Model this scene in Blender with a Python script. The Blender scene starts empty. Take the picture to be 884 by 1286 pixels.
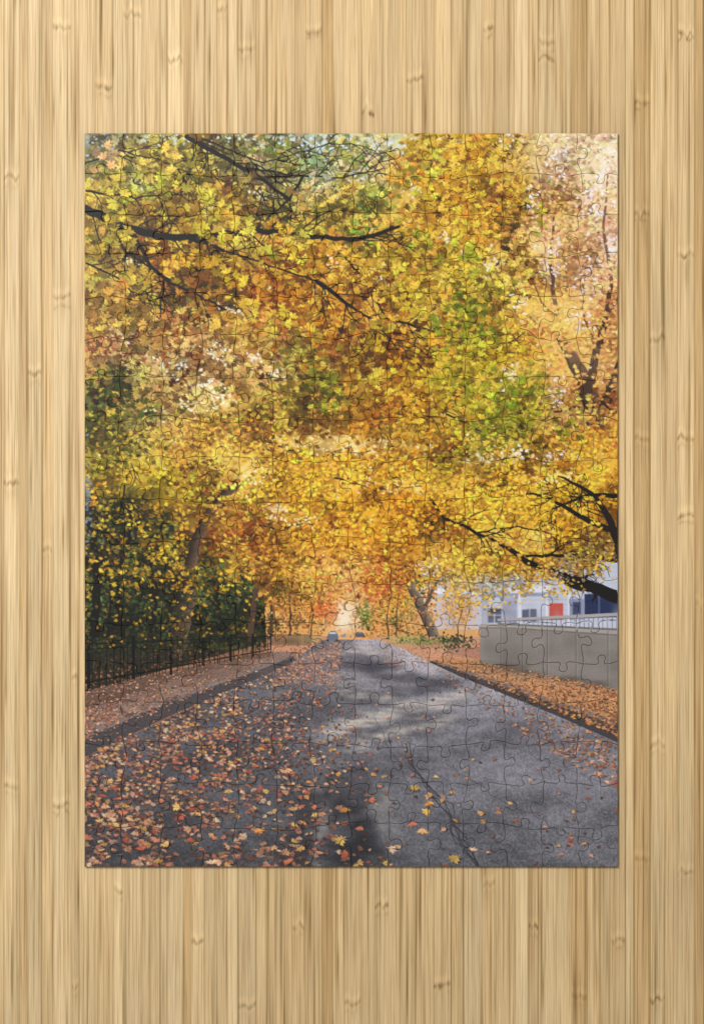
import bpy, math, random, time
import numpy as np
from mathutils import Vector
from mathutils.geometry import delaunay_2d_cdt
T0=time.time()
scene=bpy.context.scene
C=scene.collection
PX=0.0004                       # one photo pixel in metres
def wx(x): return (x-442.0)*PX
def wy(y): return (643.0-y)*PX
rng=np.random.default_rng(11)

# ------------------------------------------------------------------ helpers
def lin(c):
    c=np.clip(np.asarray(c,dtype=np.float64),0,1)
    return np.where(c<=0.04045,c/12.92,((c+0.055)/1.055)**2.4)
def hexc(s): return np.array([int(s[i:i+2],16) for i in (0,2,4)],dtype=np.float32)/255
def up(grid,h,w,y0=0.,x0=0.,cy=1.,cx=1.,smooth=True):
    gy=np.clip((np.arange(h)-y0)/cy,0,grid.shape[0]-1.001); gx=np.clip((np.arange(w)-x0)/cx,0,grid.shape[1]-1.001)
    iy=gy.astype(int); ix=gx.astype(int); fy=gy-iy; fx=gx-ix
    if smooth: fy=fy*fy*(3-2*fy); fx=fx*fx*(3-2*fx)
    if grid.ndim==3: fy=fy[:,None,None]; fx=fx[None,:,None]
    else: fy=fy[:,None]; fx=fx[None,:]
    a=grid[iy][:,ix]; b=grid[iy][:,ix+1]; c=grid[iy+1][:,ix]; d=grid[iy+1][:,ix+1]
    return ((a*(1-fx)+b*fx)*(1-fy)+(c*(1-fx)+d*fx)*fy).astype(np.float32)
def vnoise(h,w,cy,cx):
    g=rng.random((int(h/cy)+3,int(w/cx)+3)).astype(np.float32)
    return up(g,h,w,0,0,cy,cx)
def blur(a,r):
    R=int(math.ceil(3*r)); k=np.exp(-0.5*(np.arange(-R,R+1)/r)**2); k/=k.sum(); n=len(k)//2
    for ax in (0,1):
        pad=[(0,0)]*a.ndim; pad[ax]=(n,n); p=np.pad(a,pad,mode='edge'); o=np.zeros_like(a)
        for i,kv in enumerate(k):
            sl=[slice(None)]*a.ndim; sl[ax]=slice(i,i+a.shape[ax]); o+=p[tuple(sl)]*np.float32(kv)
        a=o
    return a
def pip(px,py,poly):
    x=np.asarray(poly)[:,0]; y=np.asarray(poly)[:,1]; ins=np.zeros(px.shape,bool)
    j=len(x)-1
    for i in range(len(x)):
        if y[i]!=y[j]:
            c=((y[i]>py)!=(y[j]>py))&(px<(x[j]-x[i])*(py-y[i])/(y[j]-y[i])+x[i]); ins^=c
        j=i
    return ins

# ------------------------------------------------------------------ the printed picture (autumn street)
S=1.5; X0,Y0,PW,PH=107.,168.,668.,920.
W=int(PW*S); H=int(PH*S)
rows="""92946a b0a450 b89e3c 8c844e acaa74 a8a264 a8b8a8 b0b488 c8a03c ce982e d09628 c4963a eecea2 f4d6b0
b09030 be9c30 be9c30 b0942e a28e3a a49a3a b89a3e aca04a cc9e34 d4982a d89a26 d6a644 f2c490 f2c898
94782c ae8a2e ca9c2c cca630 b8942e c4942e c89c32 ba9430 cc9a2c d0982a d89c2e ecb858 f4bc84 f0be94
b68e40 ba9032 d09a28 d09a24 d08e22 d08c1e cc8e20 c08a26 c4922a bc982a ccaa38 f0bc60 f4bc78 f2bc80
ae803e b48434 bc8840 bc8636 ba802c cc8620 c48420 bc862e ca9020 be9428 c0a630 ecb44a f0b05c e8a464
ac784c ca9c64 dcb470 e4bc74 dcb060 b09640 bc963a b88424 d0901c d09a1c d0a426 e0b034 e8a84c d89a58
50502a 887840 dcb864 e8c474 d0a644 b09430 b8902e ba801c be8418 c8921a b09828 bca82e c08a4c c48448
706a28 948430 cca23c ecb844 e8b03c e4b036 e4a834 e4a42e cc942a c49a2a a4982e b0a030 e0b040 f0ac30
948026 bca022 c8942a d4a642 f0ba46 f6bc38 f8ba36 f6b42e f2b434 f6bc36 f8c43a f2c034 f0b62e e8ac2a
605420 94781e b08a26 c08c38 d89a36 ecae2c eca422 e8a022 eca828 f0ae2c f4ba36 ecb22c ecac28 d09422
3e3e1e 424020 645622 a27428 e29c34 e8a83a e89e2a de902e e0963c e0b040 e0b444 d89e44 d4ae50 b89048
1c2414 26301a 262c1a 2c2c18 a87838 e4a454 eaa864 e29858 a89060 d8b488 b8b8c8 b8bcd0 b0a8b8 70748c""".split('\n')
G=np.array([[hexc(v) for v in r.split()] for r in rows],dtype=np.float32)
field=up(G,H,W,25.5*S,24*S,51*S,47.7*S)
YY,XX=np.mgrid[0:H,0:W].astype(np.float32); YY=YY/S+Y0; XX=XX/S+X0
wy_=((vnoise(H,W,30*S,30*S)-.5)*60*S+(vnoise(H,W,10*S,10*S)-.5)*20*S).astype(int); wx_=((vnoise(H,W,30*S,30*S)-.5)*60*S+(vnoise(H,W,10*S,10*S)-.5)*20*S).astype(int)
iy=np.clip(np.arange(H)[:,None]+wy_,0,H-1); ix=np.clip(np.arange(W)[None]+wx_,0,W-1)
field=field[iy,ix]
img=np.zeros((H,W,3),np.float32)
def rgb(r,g,b): return np.array([r,g,b],np.float32)/255

def box(x0,y0,x1,y1):
    a=max(0,int((x0-X0)*S)); b=max(0,int((y0-Y0)*S)); c=min(W,int((x1-X0)*S)+2); d=min(H,int((y1-Y0)*S)+2)
    return b,max(b,d),a,max(a,c)
def poly(pts,col,alpha=1.0,tex=0.0):
    p=np.asarray(pts,float); b,d,a,c=box(p[:,0].min(),p[:,1].min(),p[:,0].max(),p[:,1].max())
    if d<=b or c<=a: return
    m=pip(XX[b:d,a:c],YY[b:d,a:c],p).astype(np.float32)*alpha
    cc=np.broadcast_to(col,(d-b,c-a,3))
    if tex: cc=cc*(1+tex*(rng.random((d-b,c-a,1)).astype(np.float32)-.5))
    img[b:d,a:c]=img[b:d,a:c]*(1-m[...,None])+cc*m[...,None]
limbm=np.zeros((H,W),np.float32)
def stroke(pts,w0,w1,col,alpha=1.0,wob=0.0,soft=0.6,lit=None,rec=False):
    pts=[np.array(p,float) for p in pts]; n=len(pts)-1
    q=[]
    for i in range(n):
        L=np.linalg.norm(pts[i+1]-pts[i]); k=max(1,int(L/9))
        for s in range(k):
            v=pts[i]+(pts[i+1]-pts[i])*s/k
            if (i or s) and wob: v=v+rng.normal(0,wob,2)
            q.append(v)
    q.append(pts[-1]); n=len(q)-1
    lo=np.min(q,0); hi=np.max(q,0); r=max(w0,w1)/2+1+soft
    B,D,A,Cc=box(lo[0]-r,lo[1]-r,hi[0]+r,hi[1]+r)
    if D<=B or Cc<=A: return q
    M=np.zeros((D-B,Cc-A),np.float32); K=np.zeros_like(M)
    for i in range(n):
        a_,b_=q[i],q[i+1]; ra=(w0+(w1-w0)*i/n)/2; rb=(w0+(w1-w0)*(i+1)/n)/2; r=max(ra,rb)+1+soft
        b,d,a,c=box(min(a_[0],b_[0])-r,min(a_[1],b_[1])-r,max(a_[0],b_[0])+r,max(a_[1],b_[1])+r)
        b=max(b,B);d=min(d,D);a=max(a,A);c=min(c,Cc)
        if d<=b or c<=a: continue
        x=XX[b:d,a:c]; y=YY[b:d,a:c]; v=b_-a_; L2=max(1e-6,(v*v).sum())
        t=np.clip(((x-a_[0])*v[0]+(y-a_[1])*v[1])/L2,0,1)
        dist=np.hypot(x-a_[0]-t*v[0],y-a_[1]-t*v[1])
        m=np.clip((ra+(rb-ra)*t-dist)/soft+0.5,0,1)
        sub=M[b-B:d-B,a-A:c-A]
        if lit is not None:
            s=((x-a_[0])*(-v[1])+(y-a_[1])*v[0])/math.sqrt(L2)/(ra+.01); kk=np.clip(0.5+0.5*s,0,1)
            ks=K[b-B:d-B,a-A:c-A]; ks[m>sub]=kk[m>sub]
        np.maximum(sub,m,out=sub)
    if rec: np.maximum(limbm[B:D,A:Cc],M,out=limbm[B:D,A:Cc])
    M=M[...,None]*alpha; cc=col
    if lit is not None:
        cc=(col*(1-K[...,None])+lit*K[...,None])*(0.75+0.5*rng.random(K.shape)[...,None])
    img[B:D,A:Cc]=img[B:D,A:Cc]*(1-M)+cc*M
    return q
def glow(x,y,rx,ry,col,alpha):
    b,d,a,c=box(x-3*rx,y-3*ry,x+3*rx,y+3*ry)
    if d<=b or c<=a: return
    m=alpha*np.exp(-((XX[b:d,a:c]-x)/rx)**2-((YY[b:d,a:c]-y)/ry)**2)
    img[b:d,a:c]=img[b:d,a:c]*(1-m[...,None])+col*m[...,None]

half=[(0,1.0),(.10,.62),(.26,.76),(.17,.34),(.34,.46),(.60,.66),(.58,.46),(1.0,.40),(.55,.10),(.72,-.12),(.28,-.22),(.34,-.46),(.05,-.34),(.035,-.85)]
leaf=half+[(-x,y) for x,y in half[::-1][:-1]]
leaf=np.array(leaf)
def make_stamp(size,rot,sq,rot2,soft=0):
    c,s=math.cos(rot),math.sin(rot); p=leaf@np.array([[c,-s],[s,c]]).T
    p[:,1]*=sq
    c,s=math.cos(rot2),math.sin(rot2); p=p@np.array([[c,-s],[s,c]]).T*size/2
    r=int(size/2)+2; n=2*r+1; ss=3
    g=(np.arange(n*ss)+.5)/ss-n/2
    gx,gy=np.meshgrid(g,g); m=pip(gx,gy,p).reshape(n,ss,n,ss).mean((1,3)).astype(np.float32)
    a=rng.random()*6.28; yy,xx=np.mgrid[0:n,0:n]; sh=1+0.18*((xx-n/2)*math.cos(a)+(yy-n/2)*math.sin(a))/(n/2)
    dr=np.array([-math.sin(rot),math.cos(rot)*sq]); dd=np.abs((xx-n/2)*dr[1]-(yy-n/2)*dr[0])/(np.hypot(*dr)+.01)
    if size>13: sh=sh*np.where(dd<0.7,0.86,1)
    return m,sh.astype(np.float32)[...,None],r
SIZES=[4,6,8,10,13,16,20,25,31]
CAN={s:[make_stamp(s,math.pi+rng.normal(0,.8),rng.uniform(.62,1),rng.normal(0,.5)) for _ in range(40)] for s in SIZES}
GRD={s:[make_stamp(s,rng.random()*6.28,rng.uniform(.44,.76),rng.normal(0,.2)) for _ in range(40)] for s in SIZES}
def stamp(lib,x,y,size,col,alpha=1.0):
    s=min(SIZES,key=lambda q:abs(q-size*S))
    m,sh,r=lib[s][rng.integers(40)]
    cx=int((x-X0)*S); cy=int((y-Y0)*S)
    a0,a1=cx-r,cx+r+1; b0,b1=cy-r,cy+r+1
    A0,A1,B0,B1=max(a0,0),min(a1,W),max(b0,0),min(b1,H)
    if A1<=A0 or B1<=B0: return
    mm=m[B0-b0:B1-b0,A0-a0:A1-a0,None]*alpha; ss=sh[B0-b0:B1-b0,A0-a0:A1-a0]
    img[B0:B1,A0:A1]=img[B0:B1,A0:A1]*(1-mm)+np.clip(col*ss,0,1)*mm
HI=np.array([.88,.62,.16],np.float32)
def toned(c,v):
    if v<=1: return c*v*np.array([1+.06*(1-v),1-.24*(1-v),1-.55*(1-v)],np.float32)
    k=min((v-1)*1.3,.85); return c+(1-c)*k*HI

# -- background: haze and far trees
img[:]=np.clip(field*1.04,0,1)
poly([(300,640),(775,640),(775,810),(300,810)],rgb(226,160,88),.85)
glow(432,768,34,26,rgb(255,236,206),.8); glow(545,730,40,40,rgb(236,230,232),.85); glow(350,770,18,20,rgb(250,222,170),.4)
FAR=[(345,745,26,34,(216,146,58),420),(372,752,22,24,(232,150,66),360),(392,770,14,18,(238,166,84),240),(408,760,16,16,(232,116,58),220),(416,776,8,10,(236,134,74),120),(400,735,34,20,(228,144,50),300),(352,720,30,22,(208,138,40),260),(500,752,18,16,(228,172,58),260),(482,764,12,14,(234,186,88),200),(466,780,8,8,(216,166,78),90),(440,752,14,8,(246,196,112),80),(520,720,26,14,(142,132,54),120)]
for (x,y,r1,r2,c,n) in FAR:
    for k in range(n):
        stamp(CAN,x+rng.normal(0,r1*.5),y+rng.normal(0,r2*.5),rng.uniform(2.6,6),np.clip(toned(rgb(*c),np.exp(rng.normal(.0,.25))),0,1),.9)
# house on the right
poly([(545,722),(600,700),(775,690),(775,790),(545,790)],rgb(196,200,216),1,.08)
for k in range(12): stroke([(600,712+k*6),(775,704+k*6.8)],.8,.8,rgb(168,172,192),.7)
poly([(598,740),(690,735),(690,743),(598,746)],rgb(224,225,234)); poly([(598,746),(690,743),(690,748),(598,750)],rgb(128,130,150),.7); poly([(545,738),(600,740),(600,746),(545,745)],rgb(236,234,238))
poly([(545,748),(600,748),(600,790),(545,790)],rgb(206,194,196))
for x in (606,650,684,712): poly([(x,745),(x+3.5,745),(x+3.5,786),(x,786)],rgb(222,224,234))
poly([(612,764),(629,764),(629,782),(612,782)],rgb(76,80,100)); stroke([(620,764),(620,782)],1.2,1.2,rgb(205,205,218)); stroke([(612,772),(629,772)],1.2,1.2,rgb(205,205,218))
poly([(655,765),(673,764),(673,780),(655,780)],rgb(90,96,122)); stroke([(664,764),(664,780)],1.2,1.2,rgb(205,205,218))
poly([(630,750),(648,750),(648,784),(630,784)],rgb(160,164,186)); poly([(604,750),(612,750),(612,784),(604,784)],rgb(150,152,172),.6)
poly([(689,757),(706,757),(706,778),(689,778)],rgb(204,82,66),1,.1)
poly([(733,746),(775,744),(775,774),(733,775)],rgb(40,50,84),1,.25); stroke([(751,746),(751,775)],1.6,1.6,rgb(96,106,146))
poly([(714,752),(732,752),(732,778),(714,778)],rgb(140,146,172)); poly([(718,756),(728,756),(728,772),(718,772)],rgb(66,72,100))
poly([(545,704),(600,690),(600,700),(545,716)],rgb(140,138,150))
for k in range(60): glow(rng.uniform(560,775),rng.uniform(705,785),rng.uniform(4,14),rng.uniform(3,8),rgb(*(rng.choice([120,222])*np.array([1,1,1.08]))),.22)
img=blur(img,.9)
# layered trees closing the street
for k in range(1700):
    x=rng.uniform(330,548); y=rng.uniform(728,801)
    if abs(x-432)<4+(800-y)*.12 and rng.random()<.8: continue
    c=[(232,142,54),(236,174,76),(216,98,50),(240,196,120),(180,108,54),(196,160,58),(120,126,58),(84,68,48),(206,130,46),(96,104,50)][rng.integers(10)]
    f=np.clip(abs(x-432)/30,.55,1); cc=rgb(*c)*f+rgb(252,222,182)*(1-f)
    stamp(CAN,x,y,rng.uniform(2.6,5.5),np.clip(cc*rng.uniform(.72,1.08),0,1),.9)
glow(431,780,12,11,rgb(255,244,225),.65)
for (x,y,r1,r2,c,n) in [(486,732,28,26,(224,92,46),440),(466,746,12,16,(232,120,60),120),(500,752,14,12,(232,170,60),110),(458,772,11,18,(96,126,62),190),(404,764,18,13,(228,106,56),170),(384,748,20,18,(236,156,60),220),(524,732,22,20,(104,108,42),200),(512,766,12,14,(176,142,58),110),(352,752,18,24,(198,126,48),200),(420,748,16,9,(242,166,76),120),(372,778,16,12,(150,110,60),120),(344,782,12,14,(70,64,38),120),(496,782,12,10,(110,104,58),90)]:
    for k in range(n): 
        dy_=rng.normal(0,r2*.5); stamp(CAN,x+rng.normal(0,r1*.5),y+dy_,rng.uniform(2.6,5.5),np.clip(toned(rgb(*c),np.exp(rng.normal(.0,.27)-dy_/r2*.18)),0,1),.95)
stroke([(548,808),(538,782),(524,752),(506,712),(500,690)],14,9,rgb(70,60,55),1,.6,.8,rgb(146,128,112))
stroke([(530,765),(545,735),(556,712)],5,3,rgb(94,82,74),1,.6)
for x,w in ((363,3.2),(390,2.2),(340,5)): stroke([(x,808),(x+2,770),(x-1,725)],w,w*.6,rgb(70,50,40),.85,.8)
for x,w in ((486,2.2),(497,2.6)): stroke([(x,803),(x+1,770),(x+3,745)],w,w*.6,rgb(90,70,58),.8,.7)
for k in range(330):
    x=rng.uniform(335,545); y=rng.uniform(728,786)
    if abs(x-432)<10: continue
    stamp(CAN,x,y,rng.uniform(3,6),np.clip(rgb(*[(230,150,52),(220,118,54),(236,180,80)][rng.integers(3)])*rng.uniform(.7,1.1),0,1),.95)
# -- ground
poly([(107,803),(403,797),(403,812),(107,1090)],rgb(150,108,84),1,.3)
poly([(472,799),(775,800),(775,1090),(472,1090)],rgb(150,108,84),1,.3)
poly([(330,799),(412,798),(404,832),(330,832)],rgb(204,146,112),1,.25)
poly([(466,799),(602,799),(622,832),(470,832)],rgb(206,152,120),1,.25)
glow(384,803,26,4,rgb(178,170,98),.7); glow(506,803,22,4,rgb(190,182,112),.7); glow(540,806,26,5,rgb(120,116,70),.6); glow(360,805,20,4,rgb(120,96,66),.6)
poly([(560,812),(602,812),(604,828),(560,820)],rgb(168,120,104),.7,.25)
def roadcol():
    t=np.clip((YY-800)/288,0,1)[...,None]
    far=rgb(160,152,158); mid=rgb(110,108,114); near=rgb(88,87,92)
    c=np.where(t<.3,far+(mid-far)*(t/.3),mid+(near-mid)*((t-.3)/.7))
    u=(XX-440)/np.maximum(YY-795,4)
    return (c*(1+0.17*np.clip(u,-1,1.2))[...,None]).astype(np.float32)
rc=roadcol()
n1=vnoise(H,W,22*S,60*S); n2=vnoise(H,W,6*S,14*S); n3=rng.random((H,W)).astype(np.float32); n4=vnoise(H,W,2*S,2*S)
depth=np.clip((YY-800)/288,0.05,1)
rc=rc*(1+.28*(n1-.5)+.18*(n2-.5)+(.20*(n3-.5)+.20*(n4-.5))*(.4+.6*depth))[...,None]
rmask=pip(XX,YY,[(403,803),(472,802),(500,812),(535,829),(775,928),(775,1090),(107,1090),(107,950),(340,842),(372,826),(392,812)])
img[rmask]=rc[rmask]
SHD=rgb(64,62,70); LGT=rgb(212,199,186)
def band(pts,col,al,rx,ry,n,jx,jy):
    P_=np.array(pts,float)
    for k in range(n):
        t=rng.random()*(len(P_)-1); i=int(t); p=P_[i]+(P_[min(i+1,len(P_)-1)]-P_[i])*(t-i)
        glow(p[0]+rng.normal(0,jx),p[1]+rng.normal(0,jy),rx*rng.uniform(.4,1.2),ry*rng.uniform(.4,1.2),col,al)
band([(440,826),(480,842),(545,862)],SHD,.34,18,5,46,14,6)
band([(420,880),(520,872),(560,858)],SHD,.18,18,4,28,14,4)
band([(520,905),(640,915),(720,930)],SHD,.17,24,5,36,22,8)
band([(200,960),(330,930),(420,880)],SHD,.13,30,9,34,26,12)
band([(420,985),(470,960),(560,945)],SHD,.13,20,5,34,22,8)
band([(402,926),(440,908),(500,892),(575,874)],LGT,.34,12,2.8,90,9,3.4)
band([(450,938),(500,918),(560,904)],LGT,.24,11,2.6,54,9,4)
band([(430,866),(480,878),(530,884)],LGT,.20,9,2.2,34,9,3)
band([(425,822),(450,816),(470,818)],LGT,.24,8,1.8,18,6,2)
band([(420,842),(430,855),(425,870)],LGT,.16,8,2,16,6,3)
band([(600,960),(700,975),(775,1000)],rgb(140,138,146),.14,36,10,26,20,14)
band([(404,1005),(400,1040),(392,1088)],rgb(158,152,148),.24,6,9,56,10,8)
band([(478,985),(484,1020),(498,1060)],rgb(152,147,144),.20,7,9,46,11,8)
band([(430,1000),(450,1040),(446,1090)],rgb(38,37,41),.26,11,8,96,15,8)
band([(400,1000),(380,1040),(362,1090)],rgb(44,42,46),.24,9,8,80,12,8)
band([(365,1080),(430,1066),(480,1080)],rgb(42,41,45),.22,11,6,64,13,7)
band([(440,965),(425,985),(455,1005)],rgb(60,58,62),.22,10,5,44,14,8)
for k in range(5): stroke([(503+3*k,930),(518,965),(550+4*k,1010),(582-4*k,1050),(602,1090)],.9,1.8,rgb(50,48,52),.6,1.8,1)
stroke([(560,960),(640,1010),(700,1040),(775,1065)],.9,1.4,rgb(70,68,72),.6,1.6,1); stroke([(620,930),(700,960),(775,990)],.7,1,rgb(78,76,80),.5,1.4,1)
stroke([(470,900),(500,960),(520,1000)],.8,1.2,rgb(62,60,63),.55,1.6,1); stroke([(590,1010),(620,1050),(640,1090)],.8,1.2,rgb(66,64,67),.5,1.8,1); stroke([(640,1010),(630,1050),(660,1090)],.7,1,rgb(70,68,71),.45,1.8,1)
gr=(1+.12*(n3-.5)+.10*(n4-.5))[...,None]; img[rmask]=(img*gr)[rmask]
# left bank and kerb
poly([(107,868),(200,846),(340,818),(372,818),(372,827),(340,842),(107,944)],rgb(142,114,102),1,.3)
poly([(107,866),(200,845),(340,817),(340,824),(200,858),(107,892)],rgb(92,68,54),.7,.4)
poly([(107,925),(200,885),(340,834),(368,823),(371,829),(340,844),(215,898),(107,950)],rgb(76,70,72),1,.35)
poly([(107,917),(200,879),(340,831),(366,822),(368,824),(340,835),(200,886),(107,927)],rgb(130,119,117),.9,.25)
band([(120,900),(220,865),(330,832)],rgb(176,146,126),.2,14,3,30,10,5); band([(130,885),(220,860),(320,828)],rgb(84,66,58),.25,16,4,34,14,7)
# right bank and kerb
poly([(535,824),(602,828),(775,862),(775,918),(560,835)],rgb(200,142,98),1,.4)
poly([(534,829),(545,829),(775,910),(775,932),(700,899),(575,848)],rgb(72,64,64),1,.35)
poly([(540,829),(548,829),(775,904),(775,912),(600,850)],rgb(134,118,112),.85,.3)
# cars
poly([(410,800),(412,795),(415,792),(421,792),(424,796),(425,803),(410,804)],rgb(108,112,126)); poly([(413,795.5),(415,793),(421,793),(422,796)],rgb(186,194,208)); poly([(411,802.5),(413,802.5),(413,805),(411,805)],rgb(50,48,50)); poly([(421.5,802.5),(424,802.5),(424,805),(421.5,805)],rgb(50,48,50))
poly([(446,796),(448,793),(454,793),(457,795.5),(457.5,799.5),(446,800)],rgb(92,90,96)); poly([(449,795),(450,793.6),(453,793.6),(455,795)],rgb(140,144,154))
poly([(428,797),(434,794.5),(434,799.5),(428,800)],rgb(144,146,158))
# wall with rail
poly([(602,783),(625,783),(775,792),(775,866),(602,831)],rgb(136,127,121),1,.16)
poly([(602,783),(628,783),(628,837),(602,831)],rgb(152,143,136),.8,.1)
poly([(602,783),(640,783),(775,791),(775,796),(602,787)],rgb(168,160,154),1,.1); stroke([(602,788),(640,788),(775,797)],1.2,1.6,rgb(92,85,82),.7)
for k in range(26):
    x=628+k*5.8; stroke([(x,783+(x-625)*.055),(x,776+(x-625)*-.02)],1.,1.,rgb(126,122,126),.9)
stroke([(625,778),(700,774.5),(775,771)],3,4,rgb(172,166,166)); stroke([(625,780),(700,777),(775,774)],1,1.2,rgb(100,95,96),.7); stroke([(625,783),(775,790)],2,2.5,rgb(112,106,104))
for k in range(90): glow(rng.uniform(606,775),rng.uniform(795,855),rng.uniform(4,20),rng.uniform(3,12),rgb(*(rng.choice([102,156])*np.array([1,.95,.91]))),.18)
for xs in (628,655,686,722,762): stroke([(xs,785+(xs-625)*.055),(xs,834+(xs-602)*.2)],1,1.2,rgb(98,90,86),.7); stroke([(xs+1.4,788+(xs-625)*.055),(xs+1.4,834+(xs-602)*.2)],.7,.7,rgb(168,160,152),.5)
band([(610,832),(690,848),(775,864)],rgb(92,78,68),.25,14,4,34,8,2)
for k in range(420): stamp(CAN,575+rng.normal(0,13),765+rng.normal(0,13),rng.uniform(3,6),np.clip(rgb(230,172,102)*rng.uniform(.68,1.12),0,1),.95)
for k in range(150): stamp(CAN,570+rng.normal(0,11),806+rng.normal(0,5),rng.uniform(3,6),np.clip(rgb(56,74,46)*rng.uniform(.5,1.4),0,1))
for k in range(110): stamp(CAN,522+rng.normal(0,18),804+rng.normal(0,3.5),rng.uniform(3,5),np.clip(rgb(112,126,58)*rng.uniform(.5,1.4),0,1),.8)
stroke([(575,812),(574,785),(580,765)],2,1,rgb(90,70,60))
# thicket and iron fence on the left
poly([(107,560),(200,580),(300,680),(330,720),(335,806),(107,868)],rgb(28,30,19),.9,.5)
sh0=vnoise(H,W,15*S,18*S)
for k in range(5200):
    x=rng.uniform(107,334); y=rng.uniform(590,815)
    if y<600+max(0,(x-180))*.75+rng.normal(0,14): continue
    s_=sh0[min(H-1,int((y-Y0)*S)),min(W-1,int((x-X0)*S))]
    base_=rgb(46,58,28) if rng.random()<.6 else rgb(88,76,30)
    c=base_*(.2+1.9*s_**1.7)*rng.uniform(.55,1.4)
    if rng.random()<.08+.3*max(0,(730-y)/130): c=rgb(180,142,36)*rng.uniform(.5,1.15)
    if y>780: c=c*.7
    stamp(CAN,x,y,rng.uniform(3.5,9),np.clip(c,0,1),.95)
for k in range(26): glow(rng.uniform(112,325),rng.uniform(660,770),rng.uniform(2,5),rng.uniform(2,6),rgb(170,170,150),.35)
stroke([(220,812),(230,770),(237,720),(247,680),(262,642),(296,609)],27,12,rgb(30,24,20),1,1.1,.8,rgb(104,82,62))
stroke([(247,690),(225,650),(214,600)],8,4,rgb(40,32,26),1,.8); stroke([(262,640),(268,590),(276,540),(280,480)],9,5,rgb(116,90,64),.9,.8,.8,rgb(176,142,96))
for k in range(340):
    t=rng.random(); stamp(CAN,236+rng.normal(0,26),670+150*t,rng.uniform(3,7),np.clip((rgb(44,52,26) if rng.random()<.6 else rgb(174,132,34))*rng.uniform(.4,1.35),0,1),.95)
for (x,y,rx,ry,n) in [(140,755,26,26,240),(190,770,22,18,180),(280,768,24,22,240),(305,750,16,26,210),(160,720,20,20,120),(265,725,18,20,110)]:
    g=rng.uniform(.55,1.1)
    for k in range(n):
        dx_,dy_=rng.normal(0,rx*.6),rng.normal(0,ry*.6)
        stamp(CAN,x+dx_,y+dy_,rng.uniform(3,7.5),np.clip(rgb(54,66,34)*g*(1.0-dy_/ry*.5)*rng.uniform(.4,1.5),.03,1),.95)
for (p,w) in [([(118,800),(124,720),(112,640),(124,570)],12),([(155,800),(147,730),(166,660),(160,600)],6),([(190,800),(198,740),(180,670)],5),([(135,800),(140,740),(132,690)],4),([(280,800),(272,750),(286,700)],5)]:
    stroke(p,w,w*.5,rgb(20,17,14),1,1.6)
    for k in range(5):
        i=rng.integers(0,len(p)-1); t=rng.random(); a0=np.array(p[i])*(1-t)+np.array(p[i+1])*t; s_=rng.choice([-1,1])
        stroke([a0,a0+[s_*14,-14+rng.normal(0,6)],a0+[s_*30,-24+rng.normal(0,12)]],2,.9,rgb(22,18,15),.95,1)
stroke([(314,800),(318,760),(326,720)],8,5,rgb(84,62,48),1,.6)
for k in range(360): stamp(CAN,rng.uniform(107,330),rng.uniform(670,790),rng.uniform(4,8),np.clip((rgb(50,60,30) if rng.random()<.6 else rgb(176,136,36))*rng.uniform(.4,1.3),0,1),.95)
for k in range(1000):
    x=rng.uniform(107,340); t=(x-107)/233; y0=798-4*t; y1=866-48*t; y=rng.uniform(y0,y1); f=(y-y0)/(y1-y0)
    c=rgb(46,48,28) if f<.45 else (rgb(76,60,38) if f<.7 else rgb(136,92,60))
    stamp(GRD if f>.55 else CAN,x,y,rng.uniform(3,7)*(1-.4*t),np.clip(c*rng.uniform(.35,1.4),0,1),.9)
x=107.
while x<341:
    t=(x-107)/233; stroke([(x,803-5*t),(x,866-48*t)],1.5-.8*t,1.5-.8*t,rgb(13,12,13),.9,0,.6)
    x+=9.4-4.6*t
stroke([(107,808),(340,799)],2.2,1.2,rgb(14,13,14)); stroke([(107,815),(340,801)],1.2,.7,rgb(14,13,14)); stroke([(107,857),(340,815)],2.6,1.3,rgb(14,13,14))
for xx in (112,168,215,255,290,318,340):
    t=(xx-107)/233; stroke([(xx,800-4*t),(xx,868-49*t)],4.6-2.8*t,4.6-2.8*t,rgb(10,10,11))
for k in range(130):
    x=rng.uniform(107,330); y=806-(x-107)*.04+abs(rng.normal(0,9))-6
    stamp(CAN,x,y,rng.uniform(3,7),np.clip((rgb(50,62,30) if rng.random()<.75 else rgb(150,110,36))*rng.uniform(.45,1.3),0,1),.95)
for k in range(40): stroke([(340+k*1.3,796),(340+k*1.3,810)],.7,.7,rgb(40,34,30),.6)
# fallen leaves
PAL=[(206,144,110),(212,164,136),(180,104,84),(208,158,100),(142,100,82),(208,150,126),(192,122,96),(218,180,150),(162,110,88),(184,132,106)]
def fallen(n,fn,sz,lo=.7,hi=1.1,pal=PAL):
    pts=[]
    while len(pts)<n:
        x=rng.uniform(104,778); y=803+285*rng.random()**.85
        if rng.random()<fn(x,y): pts.append((y,x))
    for y,x in sorted(pts):
        s=sz*(.22+.9*(y-800)/288)*rng.uniform(.6,1.3)
        c=rgb(*pal[rng.integers(len(pal))])*rng.uniform(lo,hi)
        stamp(GRD,x+.6,y+.8,s*1.02,rgb(40,34,36),.55)
        stamp(GRD,x,y,s,np.clip(c,0,1),1)
def kl(x): return 945-(x-107)*(945-826)/(368-107)
def kr(x): return 830+(x-535)*(928-830)/240
clump=vnoise(H,W,16*S,26*S)
def cl(x,y): return clump[min(H-1,max(0,int((y-Y0)*S))),min(W-1,max(0,int((x-X0)*S)))]
def d_left(x,y):
    if x<372 and y<kl(x)+4: return 0
    if x>540 and y<kr(x): return 0
    u=(x-440)/max(6,y-797); c=cl(x,y)
    f=np.interp(u,[-2.4,-1.5,-.95,-.55,-.25,0.02,.3],[1,.9,.68,.48,.30,.06,0.01])
    return f*np.clip((c-.10)*1.4,.15,1)*np.interp(y,[800,900,990,1088],[1,1,.72,.48])
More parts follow.
